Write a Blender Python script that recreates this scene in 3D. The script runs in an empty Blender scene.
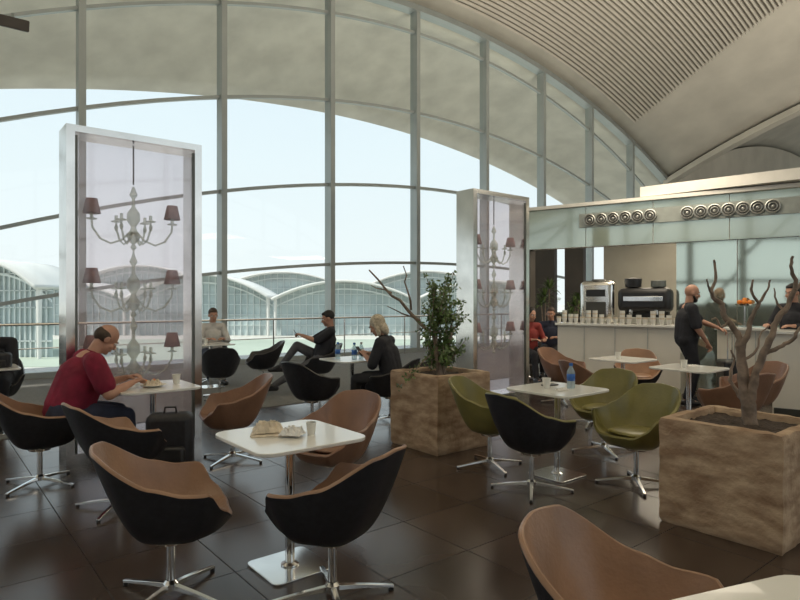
import bpy, bmesh, math, random
from math import sin, cos, pi, radians, sqrt, atan2
from mathutils import Vector, Matrix, Euler
random.seed(7)
SC = bpy.context.scene
COL = SC.collection
V = Vector

# ------------------------------------------------------------------ materials
def mat(name, c, rough=.5, metal=0, var=.12, scale=8, bump=0, bscale=40, c2=None, spec=.5, coat=0, trans=0, emis=0, alpha=1, stretch=None):
    m = bpy.data.materials.new(name); m.use_nodes = True
    nt = m.node_tree; b = nt.nodes['Principled BSDF']
    tc = nt.nodes.new('ShaderNodeTexCoord')
    no = nt.nodes.new('ShaderNodeTexNoise'); no.inputs['Scale'].default_value = scale; no.inputs['Detail'].default_value = 5
    if stretch:
        mp = nt.nodes.new('ShaderNodeMapping'); mp.inputs['Scale'].default_value = stretch
        nt.links.new(tc.outputs['Object'], mp.inputs[0]); nt.links.new(mp.outputs[0], no.inputs['Vector'])
    else: nt.links.new(tc.outputs['Object'], no.inputs['Vector'])
    rp = nt.nodes.new('ShaderNodeValToRGB')
    rp.color_ramp.elements[0].position = .35; rp.color_ramp.elements[1].position = .68
    d = c2 if c2 else tuple(max(0, x*(1-var)) for x in c)
    e = c if c2 else tuple(min(1, x*(1+var*.6)) for x in c)
    rp.color_ramp.elements[0].color = (*d, 1); rp.color_ramp.elements[1].color = (*e, 1)
    nt.links.new(no.outputs['Fac'], rp.inputs['Fac']); nt.links.new(rp.outputs['Color'], b.inputs['Base Color'])
    b.inputs['Roughness'].default_value = rough; b.inputs['Metallic'].default_value = metal
    b.inputs['Specular IOR Level'].default_value = spec; b.inputs['Coat Weight'].default_value = coat
    b.inputs['Transmission Weight'].default_value = trans; b.inputs['Alpha'].default_value = alpha
    if emis:
        nt.links.new(rp.outputs['Color'], b.inputs['Emission Color']); b.inputs['Emission Strength'].default_value = emis
    if bump:
        n2 = nt.nodes.new('ShaderNodeTexNoise'); n2.inputs['Scale'].default_value = bscale; n2.inputs['Detail'].default_value = 6
        nt.links.new(tc.outputs['Object'], n2.inputs['Vector'])
        bp = nt.nodes.new('ShaderNodeBump'); bp.inputs['Strength'].default_value = bump; bp.inputs['Distance'].default_value = .02
        nt.links.new(n2.outputs['Fac'], bp.inputs['Height']); nt.links.new(bp.outputs['Normal'], b.inputs['Normal'])
    return m

def glassmat(name, tint=(.93, .97, .96), haze=0., hazecol=(.8, .8, .8), base=.04, rough=.02):
    m = bpy.data.materials.new(name); m.use_nodes = True
    nt = m.node_tree; nt.nodes.clear()
    out = nt.nodes.new('ShaderNodeOutputMaterial')
    tr = nt.nodes.new('ShaderNodeBsdfTransparent'); tr.inputs[0].default_value = (*tint, 1)
    gl = nt.nodes.new('ShaderNodeBsdfGlossy'); gl.inputs['Roughness'].default_value = rough
    lw = nt.nodes.new('ShaderNodeLayerWeight'); lw.inputs[0].default_value = .5
    pw = nt.nodes.new('ShaderNodeMath'); pw.operation = 'POWER'; pw.inputs[1].default_value = 4
    ma = nt.nodes.new('ShaderNodeMath'); ma.operation = 'MULTIPLY_ADD'; ma.inputs[1].default_value = .75; ma.inputs[2].default_value = base
    nt.links.new(lw.outputs['Facing'], pw.inputs[0]); nt.links.new(pw.outputs[0], ma.inputs[0])
    mx = nt.nodes.new('ShaderNodeMixShader')
    nt.links.new(ma.outputs[0], mx.inputs[0]); nt.links.new(tr.outputs[0], mx.inputs[1]); nt.links.new(gl.outputs[0], mx.inputs[2])
    last = mx
    if haze:
        df = nt.nodes.new('ShaderNodeBsdfDiffuse'); df.inputs[0].default_value = (*hazecol, 1)
        tl = nt.nodes.new('ShaderNodeBsdfTranslucent'); tl.inputs[0].default_value = (*hazecol, 1)
        ad = nt.nodes.new('ShaderNodeMixShader'); ad.inputs[0].default_value = .5
        nt.links.new(df.outputs[0], ad.inputs[1]); nt.links.new(tl.outputs[0], ad.inputs[2])
        m2 = nt.nodes.new('ShaderNodeMixShader'); m2.inputs[0].default_value = haze
        nt.links.new(mx.outputs[0], m2.inputs[1]); nt.links.new(ad.outputs[0], m2.inputs[2]); last = m2
    nt.links.new(last.outputs[0], out.inputs[0])
    return m

def tilemat():
    m = bpy.data.materials.new('floor_tiles'); m.use_nodes = True
    nt = m.node_tree; b = nt.nodes['Principled BSDF']
    tc = nt.nodes.new('ShaderNodeTexCoord')
    br = nt.nodes.new('ShaderNodeTexBrick'); br.offset = 0; br.inputs['Scale'].default_value = 1
    br.inputs['Brick Width'].default_value = .6; br.inputs['Row Height'].default_value = .6
    br.inputs['Mortar Size'].default_value = .004; br.inputs['Bias'].default_value = 0; br.inputs['Mortar Smooth'].default_value = .2
    br.inputs['Color1'].default_value = (.072, .049, .038, 1); br.inputs['Color2'].default_value = (.108, .075, .060, 1)
    br.inputs['Mortar'].default_value = (.026, .019, .016, 1)
    nt.links.new(tc.outputs['Object'], br.inputs['Vector'])
    no = nt.nodes.new('ShaderNodeTexNoise'); no.inputs['Scale'].default_value = 1.3; no.inputs['Detail'].default_value = 4
    nt.links.new(tc.outputs['Object'], no.inputs['Vector'])
    mx = nt.nodes.new('ShaderNodeMixRGB'); mx.blend_type = 'MULTIPLY'; mx.inputs[0].default_value = .5
    nt.links.new(br.outputs['Color'], mx.inputs[1]); nt.links.new(no.outputs['Fac'], mx.inputs[2])
    nt.links.new(mx.outputs[0], b.inputs['Base Color'])
    mr = nt.nodes.new('ShaderNodeMapRange'); mr.inputs['To Min'].default_value = .17; mr.inputs['To Max'].default_value = .28
    nt.links.new(no.outputs['Fac'], mr.inputs['Value'])
    ad = nt.nodes.new('ShaderNodeMath'); ad.operation = 'MULTIPLY_ADD'; ad.inputs[1].default_value = .4
    nt.links.new(br.outputs['Fac'], ad.inputs[0]); nt.links.new(mr.outputs[0], ad.inputs[2]); nt.links.new(ad.outputs[0], b.inputs['Roughness'])
    sv = nt.nodes.new('ShaderNodeMath'); sv.operation = 'MULTIPLY_ADD'; sv.inputs[1].default_value = -.35; sv.inputs[2].default_value = .6
    nt.links.new(br.outputs['Fac'], sv.inputs[0]); nt.links.new(sv.outputs[0], b.inputs['Specular IOR Level'])
    return m

M = dict(
 tile=tilemat(),
 carpet=mat('grey_carpet', (.22, .215, .20), .95, var=.25, scale=60, bump=.6, bscale=300),
 concrete=mat('dome_concrete', (.56, .53, .455), .85, var=.10, scale=.9, bump=.15, bscale=6),
 soffit=mat('soffit_concrete', (.62, .595, .52), .85, var=.13, scale=1.1, bump=.1, bscale=9),
 rib=mat('ceiling_rib', (.58, .545, .47), .8, var=.05, scale=3),
 ribback=mat('rib_backing', (.17, .155, .125), .9, var=.1),  # dark tone paints the shade between the ribs
 frame=mat('window_metal', (.36, .39, .38), .4, .4, var=.05, scale=2),
 darkframe=mat('dark_frame', (.10, .11, .10), .5, .2, var=.08, scale=2),
 glass=glassmat('window_glass', base=.03),
 caseglass=glassmat('case_glass', (.97, .93, .95), .16, (.90, .76, .79), .09, .03),
 steel=mat('brushed_steel', (.80, .79, .76), .16, 1, var=.1, scale=3),
 chrome=mat('chrome', (.78, .78, .77), .12, 1, var=.05),
 tan=mat('tan_leather', (.345, .200, .122), .34, var=.2, scale=4, bump=.15, bscale=50),
 brown=mat('brown_leather', (.27, .145, .090), .34, var=.22, scale=4, bump=.15, bscale=50),
 olive=mat('olive_leather', (.22, .195, .06), .32, var=.18, scale=5, bump=.12, bscale=60),
 blackfab=mat('black_fabric', (.018, .018, .023), .5, var=.3, scale=30, bump=.2, bscale=300),
 blackl=mat('black_leather', (.03, .028, .028), .36, var=.2, scale=6, bump=.1, bscale=60),
 white=mat('white_laminate', (.82, .81, .76), .22, var=.04, scale=2, coat=.3),
 paper=mat('crumpled_paper', (.72, .62, .48), .8, var=.2, scale=20, bump=.3),
 tissue=mat('white_tissue', (.82, .8, .76), .8, var=.08, scale=20, bump=.3),
 cup=mat('paper_cup', (.80, .78, .72), .5, var=.05),
 plant=mat('terracotta_planter', (.56, .41, .275), .85, scale=5, bump=1, bscale=12, c2=(.30, .19, .115), stretch=(1, 1, 3.0)),
 soil=mat('soil', (.06, .04, .028), .95, var=.5, scale=30, bump=.8),
 bark=mat('smooth_bark', (.27, .20, .15), .7, var=.4, scale=14, bump=.4, bscale=30),
 leaf=mat('leaf_green', (.105, .17, .045), .42, var=.5, scale=9),
 skin=mat('skin', (.50, .27, .185), .5, var=.12, scale=12),
 hairb=mat('brown_hair', (.07, .045, .03), .7, var=.4, scale=60),
 hairk=mat('black_hair', (.012, .01, .009), .6, var=.3, scale=60),
 hairw=mat('light_hair', (.55, .47, .35), .7, var=.3, scale=40),
 red=mat('crimson_cloth', (.23, .012, .038), .85, var=.25, scale=10, bump=.35, bscale=14),
 shirtw=mat('white_cloth', (.62, .6, .57), .8, var=.1, scale=10, bump=.2, bscale=20),
 dark=mat('dark_cloth', (.024, .024, .03), .85, var=.3, scale=10, bump=.3, bscale=20),
 grey=mat('grey_cloth', (.10, .10, .11), .85, var=.2, scale=10, bump=.2, bscale=20),
 navy=mat('navy_cloth', (.035, .04, .07), .85, var=.2, scale=10),
 pink=mat('red_cloth', (.25, .035, .03), .85, var=.2, scale=10),
 eyew=mat('eye_white', (.75, .72, .68), .3, var=.02), iris=mat('eye_iris', (.03, .018, .01), .2),
 lip=mat('lip', (.36, .13, .10), .5),
 plastic=mat('black_plastic', (.02, .02, .022), .35, var=.2),
 bottle=glassmat('bottle_plastic', (.80, .88, .90), .35, (.7, .8, .85), .05, .05),
 blue=mat('blue_cap', (.03, .14, .50), .4),
 cglass=glassmat('chandelier_glass', (.84, .88, .82), .30, (.80, .84, .76), .16, .04),
 shade=mat('lamp_shade', (.34, .20, .19), .8, var=.12, scale=20),
 fascia=mat('pale_green_panel', (.42, .48, .41), .10, .55, var=.05, scale=1, coat=1),
 fascia2=mat('pale_green_glass', (.50, .57, .50), .05, .85, var=.05, scale=.8),
 slab=mat('white_plaster', (.78, .75, .68), .7, var=.04),
 ventd=mat('vent_dark', (.05, .05, .045), .5), ventt=mat('vent_throat', (.08, .08, .075), .5), ventm=mat('vent_metal', (.55, .55, .51), .35, .7), ventg=mat('vent_grey', (.16, .17, .155), .4, .3), vents=mat('vent_strip', (.32, .34, .31), .45, .3),
 bardark=mat('bar_dark', (.06, .05, .04), .6, var=.2, scale=2),
 barw=mat('bar_wall', (.30, .285, .235), .4, var=.08, scale=2),
 counter=mat('counter_white', (.78, .74, .66), .35, var=.04, scale=2),
 orange=mat('orange_fruit', (.8, .25, .03), .5, var=.2, scale=20),
 apron=mat('apron_concrete', (.56, .55, .51), .9, var=.1, scale=.05),
 grass=mat('airfield_grass', (.37, .42, .35), .95, var=.12, scale=.06),
 ext=mat('terminal_concrete', (.64, .63, .60), .85, var=.05, scale=.3),  # paled to put distance haze into the colour
 extmull=mat('terminal_mullion', (.62, .66, .65), .6, var=.06, scale=.3),  # same painted haze, mullion contrast lowered
 extglass=mat('terminal_glass', (.46, .53, .53), .25, 0, var=.2, scale=.25, spec=.5),  # glazing colour paled for distance haze too
)

# ------------------------------------------------------------------ mesh helpers
class MB:
    def __init__(s): s.bm = bmesh.new()
    def box(s, c, sz, rz=0, rx=0, ry=0):
        m = Matrix.Translation(V(c)) @ Euler((rx, ry, rz)).to_matrix().to_4x4() @ Matrix.Diagonal((*sz, 1))
        bmesh.ops.create_cube(s.bm, size=1, matrix=m); return s
    def cone(s, a, b, r1, r2, seg=16):
        a = V(a); b = V(b); d = b-a
        q = V((0, 0, 1)).rotation_difference(d.normalized())
        m = Matrix.Translation((a+b)/2) @ q.to_matrix().to_4x4()
        bmesh.ops.create_cone(s.bm, cap_ends=True, segments=seg, radius1=max(r1, 1e-4), radius2=max(r2, 1e-4), depth=d.length, matrix=m); return s
    def ball(s, c, r, R=None, sub=3):
        if not hasattr(r, '__len__'): r = (r, r, r)
        m = Matrix.Translation(V(c)) @ (R.to_4x4() if R else Matrix.Identity(4)) @ Matrix.Diagonal((*r, 1))
        bmesh.ops.create_icosphere(s.bm, subdivisions=sub, radius=1, matrix=m); return s
    def lathe(s, prof, c=(0, 0, 0), seg=24, close=False):
        c = V(c); rings = []
        for r, z in prof:
            rings.append([s.bm.verts.new(c+V((r*cos(2*pi*i/seg), r*sin(2*pi*i/seg), z))) for i in range(seg)])
        for a, b in zip(rings, rings[1:]):
            for i in range(seg):
                s.bm.faces.new((a[i], a[(i+1) % seg], b[(i+1) % seg], b[i]))
        if prof[0][0] > 1e-3 and close: s.bm.faces.new(rings[0][::-1])
        if prof[-1][0] > 1e-3 and close: s.bm.faces.new(rings[-1])
        return s
    def tube(s, pts, rad, seg=8):
        pts = [V(p) for p in pts]; n = len(pts)
        if not hasattr(rad, '__len__'): rad = [rad]*n
        t0 = (pts[1]-pts[0]).normalized()
        u = t0.orthogonal().normalized(); rings = []
        for i, p in enumerate(pts):
            t = (pts[min(i+1, n-1)]-pts[max(i-1, 0)]).normalized()
            u = (u - t*u.dot(t)).normalized(); w = t.cross(u)
            rings.append([s.bm.verts.new(p+(u*cos(2*pi*k/seg)+w*sin(2*pi*k/seg))*rad[i]) for k in range(seg)])
        for a, b in zip(rings, rings[1:]):
            for i in range(seg): s.bm.faces.new((a[i], a[(i+1) % seg], b[(i+1) % seg], b[i]))
        s.bm.faces.new(rings[0][::-1]); s.bm.faces.new(rings[-1]); return s
    def sweep(s, pts, lat, w, h):
        lat = V(lat).normalized()*w/2; z = V((0, 0, h/2)); rings = []
        for p in pts:
            p = V(p); rings.append([s.bm.verts.new(q) for q in (p-lat-z, p+lat-z, p+lat+z, p-lat+z)])
        for a, b in zip(rings, rings[1:]):
            for i in range(4): s.bm.faces.new((a[i], a[(i+1) % 4], b[(i+1) % 4], b[i]))
        s.bm.faces.new(rings[0][::-1]); s.bm.faces.new(rings[-1]); return s
    def prism(s, poly, z0, z1):
        a = [s.bm.verts.new((x, y, z0)) for x, y in poly]; b = [s.bm.verts.new((x, y, z1)) for x, y in poly]
        n = len(poly); s.bm.faces.new(a[::-1]); s.bm.faces.new(b)
        for i in range(n): s.bm.faces.new((a[i], a[(i+1) % n], b[(i+1) % n], b[i]))
        return s
    def grid(s, f, nu, nv, wrap=False):
        g = [[s.bm.verts.new(f(i/nu, j/nv)) for j in range(nv+1)] for i in range(nu if wrap else nu+1)]
        N = len(g)
        for i in range(nu):
            for j in range(nv):
                try: s.bm.faces.new((g[i][j], g[(i+1) % N][j], g[(i+1) % N][j+1], g[i][j+1]))
                except ValueError: pass
        return s
    def build(s, name, m, parent=None, smooth=True, bevel=0, solid=0, fix=True):
        bmesh.ops.remove_doubles(s.bm, verts=s.bm.verts, dist=1e-5)
        if fix: bmesh.ops.recalc_face_normals(s.bm, faces=s.bm.faces)
        me = bpy.data.meshes.new(name); s.bm.to_mesh(me); s.bm.free()
        me.materials.append(M[m] if isinstance(m, str) else m)
        if smooth:
            me.polygons.foreach_set('use_smooth', [True]*len(me.polygons)); me.set_sharp_from_angle(angle=radians(38))
        o = bpy.data.objects.new(name, me); COL.objects.link(o)
        if parent: o.parent = parent
        if solid:
            k = o.modifiers.new('s', 'SOLIDIFY'); k.thickness = solid; k.offset = 0
        if bevel:
            k = o.modifiers.new('b', 'BEVEL'); k.width = bevel; k.segments = 3; k.limit_method = 'ANGLE'
        return o

def rrect(w, d, r, n=6):
    out = []
    for cx, cy, a0 in ((w/2-r, d/2-r, 0), (-w/2+r, d/2-r, 90), (-w/2+r, -d/2+r, 180), (w/2-r, -d/2+r, 270)):
        for i in range(n+1):
            a = radians(a0+90*i/n); out.append((cx+r*cos(a), cy+r*sin(a)))
    return out
def tag(o, label, cat, group=None):
    o['label'] = label; o['category'] = cat
    if group: o['group'] = group
    elif 'group' in o: del o['group']
    return o
def thing(name, label, cat, loc=(0, 0, 0), rz=0, group=None):
    o = bpy.data.objects.new(name, None); COL.objects.link(o); o.empty_display_size = .1
    o.location = loc; o.rotation_euler = (0, 0, rz); return tag(o, label, cat, group)
def struct(o): o['kind'] = 'structure'; return o
def copy_tree(o, parent=None):
    c = o.copy(); COL.objects.link(c); c.parent = parent
    for ch in list(o.children): copy_tree(ch, c)
    return c
class Proto:
    def __init__(s, maker): s.maker = maker; s.first = None
    def put(s, label, cat, loc, rz, group=None):
        if s.first is None: o = s.first = s.maker()
        else: o = copy_tree(s.first)
        o.location = loc; o.rotation_euler = (0, 0, rz); return tag(o, label, cat, group)

# ------------------------------------------------------------------ frame of the window wall
S = 2.924; P0 = V((-6.38, 12.0, 0)); D = V((.7782, .628, 0)).normalized(); N = V((.628, -.7782, 0)).normalized()
AR = atan2(D.y, D.x)
def wp(s, t, z): return P0 + D*s + N*t + V((0, 0, z))
def ztop(s): return 10.05-.017*(s-9.65)**2
def dome(s, t): return ztop(s)+.017*(196-(t-14)**2)
TR = [lambda k: 9.3-.18*(k-3.3)**2, lambda k: 6.97-.15*(k-3.3)**2, lambda k: 4.82-.12*(k-3.6)**2, lambda k: 2.6-.075*(k-3.5)**2]

# floor
b = MB(); b.box((13, -13, -.1), (60, 30, .2))
o = b.build('floor', 'tile', smooth=False); o.location = P0; o.rotation_euler.z = AR; struct(o)
b = MB(); b.box((7, -2.85, .004), (38, 5.6, .008))
o = b.build('floor_carpet', 'carpet', smooth=False); o.location = P0; o.rotation_euler.z = AR; struct(o)
# far side of the room: solid flanks and a tall glazed arch like the one in view
struct(MB().box(wp(-18, 27.8, 5), (27, .2, 10), rz=AR).build('wall_back_left', 'slab', smooth=False))  # unseen flank added to cut daylight from behind
struct(MB().box(wp(36, 27.8, 5), (25, .2, 10), rz=AR).build('wall_back_right', 'slab', smooth=False))  # matching unseen flank, also added to cut daylight
f = MB()
for k in range(-1, 9): f.box(wp(k*S, 27.8, ztop(k*S)/2), (.16, .3, ztop(k*S)), rz=AR)
for T in TR: f.sweep([wp(k*S, 27.8, max(.1, T(k))) for k in range(-1, 9)], N, .14, .12)
struct(f.build('window_back', 'frame', smooth=False))
struct(MB().box(wp(10, 27.8, .5), (28, .2, 1.0), rz=AR).build('wall_back_low', 'slab', smooth=False))
# unseen arched lattice added at the left end for reflections in bar panels
f = MB()
sl = -15.0
def za(t): return 5.2+4.2*(1-((t-14)/14)**2)
for q in range(0, 11):
    t = q*2.8; f.box(wp(sl, t, za(t)/2), (.3, .26, za(t)), rz=AR)
for fr in (1, .72, .48, .26): f.sweep([wp(sl, q*1.4, za(q*1.4)*fr) for q in range(21)], D, .2, .26 if fr == 1 else .16)
for q in range(0, 10, 2): f.tube([wp(sl, q*2.8, .5), wp(sl, q*2.8+5.6, za(q*2.8+5.6)*.72)], .09, 6)
struct(f.build('window_left_end', 'darkframe', smooth=False))
struct(MB().box(wp(sl, 14, .65), (.2, 28, 1.3), rz=AR).build('wall_left_low', 'bardark', smooth=False))  # unseen, added as the dark lower part of that reflection

# windows bay by bay
for i, k in enumerate(range(-3, 8)):
    s0 = k*S; s1 = s0+S
    g = MB(); g.grid(lambda u, v: wp(s0+u*S, 0, .12+v*(ztop(s0+u*S)-.17)), 6, 1)
    w = struct(g.build('window_%d' % (i+1), 'glass', smooth=False))
    f = MB()
    f.box(wp(s1, .0, (ztop(s1))/2), (.13, .30, ztop(s1)), rz=AR)
    if i == 0: f.box(wp(s0, .0, ztop(s0)/2), (.13, .30, ztop(s0)), rz=AR)
    for T in TR:
        pts = [wp(s0+S*u/4, 0, T(k+u/4)) for u in range(5) if T(k+u/4) > .3]
        if len(pts) > 1: f.sweep(pts, N, .11, .075)
    f.sweep([wp(s0+S*u/4, 0, ztop(s0+S*u/4)-.05) for u in range(5)], N, .35, .22)
    f.sweep([wp(s0+S*u/4, 0, .06) for u in range(2*2+1)], N, .3, .12)
    f.build('window_frame', 'frame', w, smooth=False)

# domes (ceiling) bay by bay
for nm, off in (('ceiling', 0), ('ceiling_left', -27.5), ('ceiling_right', 27.5)):
    g = MB(); g.grid(lambda u, v: wp(-4.1+off+27.5*u, 28*v, dome(-4.1+27.5*u, 28*v)), 36, 28)
    struct(g.build(nm, 'concrete', solid=.12))
g = MB(); g.grid(lambda u, v: wp(23.5+27.4*u, .3, v*(dome(-4.1+27.4*u, 0)+.05)), 30, 1)
struct(g.build('wall_far', 'concrete', solid=.2, smooth=False))
f = MB(); f.sweep([wp(23.4, t*.5, dome(23.4, t*.5)-.16) for t in range(57)], D, .5, .24)
struct(f.build('trim_1', 'concrete', smooth=False))
# outer soffit
def souter(u, v):
    s = -14+44*u
    a = wp(s, 0, ztop(min(max(s, -4.1-6), 26))); z1 = 8.35-.011*(s-10)**2
    bb = wp(s, -5.2, max(z1, 1.5)); m = a.lerp(bb, v); m.z += .5*sin(pi*v); return m
g = MB(); g.grid(souter, 60, 10); struct(g.build('ceiling_canopy', 'soffit', solid=.25))
# ribbed acoustic panel
f = MB(); bk = MB()
def re(t): return 19.6-.10*max(0, t-.7)**1.3
t = .7
while t < 9.5:
    e = re(t); a = -1+.2*t
    f.sweep([wp(a+(e-a)*q/30, t, dome(a+(e-a)*q/30, t)-.16) for q in range(31)], N, .06, .07); t += .13
struct(f.build('trim_2', 'rib', smooth=False))
bk.grid(lambda u, v: (lambda tt: (lambda e, a: wp(a+(e-a)*u, tt, dome(a+(e-a)*u, tt)-.10))(re(tt), -1+.2*tt))(.7+8.7*v), 30, 20)
struct(bk.build('ceiling_panel', 'ribback'))  # dark sheet standing in for shade in the rib gaps

# window handrail
h = thing('handrail', 'thin metal handrail running along the foot of the tall window wall', 'railing', wp(-6, .45, 0), AR)
b = MB(); b.tube([(0, 0, 1.05), (26, 0, 1.05)], .025); b.tube([(0, 0, .6), (26, 0, .6)], .012); b.build('rail', 'steel', h)
for q in range(0, 27, 2): MB().tube([(q, 0, 0), (q, 0, 1.05)], .018).build('post', 'steel', h)

# flood lamp on the transom, top left
r = thing('flood_lamp', 'small brown lamp fixed high on the window frame at upper left', 'lamp', wp(-.4*S, .22, 6.60), AR)
MB().box((0, 0, .02), (.5, .16, .2), rx=.3).build('housing', 'bardark', r, bevel=.02)
MB().tube([(0, -.05, .1), (0, .12, .24)], .02).build('bracket', 'frame', r)

# ------------------------------------------------------------------ exterior
b = MB(); b.box((0, 330, -4.2), (1500, 700, .4)); struct(b.build('ground_apron', 'apron', smooth=False))
b = MB(); b.box((10, 66, -3.97), (150, 34, .06)); struct(b.build('ground_grass', 'grass', smooth=False))
def vault(x, y, span, rise, base, dep, label):
    r = thing('terminal_building', label, 'building', (x, y, -4), 0, None)
    n = 44
    sh = MB(); P = [(-span/2+span*i/n, base+rise*(1-(2*i/n-1)**2)) for i in range(n+1)]
    sh.grid(lambda u, v: V((-span/2+span*u, -1.5+(dep+1.5)*v, base+rise*(1-(2*u-1)**2))), n, 3)
    sh.build('roof_shell', 'ext', r, solid=.35)
    gl = MB(); gl.grid(lambda u, v: V((-span/2+span*u, 1.2, v*(base+rise*(1-(2*u-1)**2)))), n, 1); gl.build('glazing', 'extglass', r, smooth=False)
    m = MB()
    for i in range(2, n, 2): m.box((-span/2+span*i/n, 1.05, P[i][1]/2), (.10, .2, P[i][1]))
    z = 1.6
    while z < base+rise-.2:
        wd = 1 if z < base else sqrt(max(0, 1-(z-base)/rise))
        if wd: m.box((0, 1.05, z), (span*wd, .2, .10))
        z += 1.6
    m.sweep([V((-span/2+span*i/n, 1.0, P[i][1]-1.2)) for i in range(n+1)], (0, 1, 0), .2, .22)
    m.build('mullions', 'extmull', r, smooth=False)
    for sx in (-1, 1):
        c = MB(); c.cone((sx*(span/2-.4), -.3, 0), (sx*(span/2-.4), -.3, base+.1), .18, .26, 12); c.build('column', 'ext', r)
for x, y, sp, rise, base, lab in ((-38.6, 56, 11, 2.6, 6.6, 'vaulted terminal hall outside, nearest one at the left edge'),
        (-52.6, 92, 21.7, 2.8, 5.6, 'shallow vaulted terminal hall outside seen behind the tall chandelier case'),
        (-30.6, 92, 21.7, 3.6, 5.8, 'shallow vaulted terminal hall outside above the man in white shirt'), (-8.6, 92, 21.7, 2.8, 5.6, 'shallow vaulted terminal hall outside above the reclining man'),
        (13.4, 92, 21.7, 2.8, 5.6, 'shallow vaulted terminal hall outside partly behind the middle display case'),
        (-86, 128, 30, 4.6, 8.6, 'farther vaulted terminal hall behind the left front row'), (-55.5, 128, 30, 4.6, 8.2, 'farther vaulted terminal hall behind the chandelier case'), (-25, 128, 30, 4.2, 7.2, 'farther vaulted terminal roof between the two front halls left of centre'), (5.6, 128, 30, 4.4, 7.2, 'farther vaulted terminal roof just above the planter tree')):
    vault(x, y, sp, rise, base, 8, lab)

# ------------------------------------------------------------------ chairs
def interp(tab, x):
    for (a, va), (b_, vb) in zip(tab, tab[1:]):
        if x <= b_:
            u = (x-a)/(b_-a); u = u*u*(3-2*u)*.6+u*.4; return va+(vb-va)*u
    return tab[-1][1]
RZ = [(0, .79), (30, .775), (72, .63), (98, .59), (118, .585), (134, .485), (152, .432), (180, .425)]
RO = [(0, -.015), (58, -.015), (85, .005), (114, .040), (132, -.005), (180, -.02)]
def rimp(a):
    x = abs(((a+180) % 360)-180)
    zr = interp(RZ, x); sx, cy = sin(radians(a)), -cos(radians(a))
    A_, B_ = .275, .290
    rr = 1/((abs(sx)/A_)**3.2+(abs(cy)/B_)**3.2)**(1/3.2)+interp(RO, x)
    return zr, rr, sx, cy
def chair_pt(a, r, z):
    zr, rr, sx, cy = rimp(a)
    back = max(0, -cy)
    return V((sx*r, cy*r-(z-.40)*.20*back, z))
def make_chair(inner, outer, cush=None):
    def f():
        t = thing('tub_chair', 'x', 'chair'); NU = 80
        def inn(u, v):
            a = 360*u; zr, rr, sx, cy = rimp(a)
            if v < .25: return chair_pt(a, rr*.60*v/.25, .405)
            if v < .86:
                p = (v-.25)/.61; return chair_pt(a, rr*(.60+.39*p**.85), .405+(zr-.405)*p**1.5)
            q = (v-.86)/.14*pi; return chair_pt(a, rr*.99+.010*(1-cos(q)), zr+.009*sin(q)-.008*(1-cos(q))/2)
        MB().grid(inn, NU, 24, True).build('upholstery', inner, t)
        def out(u, v):
            a = 360*u; zr, rr, sx, cy = rimp(a); zo = zr-.008; ro = rr*.99+.021
            if v < .15: return chair_pt(a, ro*.40*v/.15, .315)
            q = (v-.15)/.85; r_ = .40+.60*q**.45; z_ = .315+(zo-.315)*q**1.15
            return chair_pt(a, ro*r_, z_)
        MB().grid(out, NU, 24, True).build('outer_shell', outer, t)
        def cu(u, v):
            a = 2*pi*u; sx, cy = sin(a), -cos(a); rr = 1/((abs(sx)/.180)**3+(abs(cy)/.185)**3)**(1/3)
            p = pi*v; k = sin(p)**.45 if 0 < v < 1 else 0
            return V((sx*rr*k, .025+cy*rr*k, .435-.024*cos(p)))
        MB().grid(cu, 48, 12, True).build('seat_cushion', cush or inner, t)
        b = MB(); b.cone((0, 0, .05), (0, 0, .28), .021, .021, 20); b.lathe([(.0, .262), (.08, .282), (.095, .313), (0, .314)]); b.lathe([(0, .035), (.038, .038), (.038, .07), (.024, .085)]); b.build('pedestal', 'chrome', t)
        for q in range(4):
            a = pi/4+q*pi/2; c, s_ = cos(a), sin(a); b = MB()
            pr = [V((c*.02, s_*.02, .055)), V((c*.16, s_*.16, .042)), V((c*.32, s_*.32, .020))]
            wd = [.028, .024, .020]; th = [.026, .018, .014]; lat = V((-s_, c, 0)); rings = []
            for p, w, h in zip(pr, wd, th): rings.append([b.bm.verts.new(x) for x in (p-lat*w*.6-V((0, 0, h/2)), p+lat*w*.6-V((0, 0, h/2)), p+lat*w*.5+V((0, 0, h/2)), p-lat*w*.5+V((0, 0, h/2)))])
            for A_, B_ in zip(rings, rings[1:]):
                for i in range(4): b.bm.faces.new((A_[i], A_[(i+1) % 4], B_[(i+1) % 4], B_[i]))
            b.bm.faces.new(rings[0][::-1]); b.bm.faces.new(rings[-1]); lg = b.build('leg', 'chrome', t, bevel=.002)
            MB().cone((c*.308, s_*.308, 0), (c*.308, s_*.308, .016), .013, .013, 12).build('glide', 'plastic', lg)
        return t
    return f
CT = Proto(make_chair('tan', 'blackfab')); CO = Proto(make_chair('olive', 'blackfab')); CG = Proto(make_chair('olive', 'olive'))
CB = Proto(make_chair('blackl', 'blackfab')); CN = Proto(make_chair('brown', 'brown'))
def chair(P, label, x, y, ang, grp=None): return P.put(label, 'chair', (x, y, 0.008 if (V((x, y, 0))-P0).dot(N) < 5.65 else 0), radians(ang-90), grp)
chair(CT, 'tan and black tub chair holding the man in crimson shirt', -2.93, 4.88, 33)
chair(CT, 'tan and black tub chair with its back turned, left of the black bag', -2.03, 4.35, 45)
chair(CN, 'brown tub chair facing left, right of the crimson shirt man\'s table', -1.57, 5.62, 205)
chair(CT, 'tan and black tub chair in the foreground at the left of the white table', -1.16, 3.04, 22)
chair(CT, 'tan and black tub chair in the foreground at the right of the white table', -.34, 3.02, 152)
chair(CN, 'brown tub chair behind the foreground white table, facing it', -.48, 4.42, 238)
chair(CG, 'olive green tub chair beside the left planter, facing right', .81, 5.42, -28)
chair(CO, 'olive tub chair with dark outer shell and its back turned', 1.04, 4.74, 32)
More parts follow.
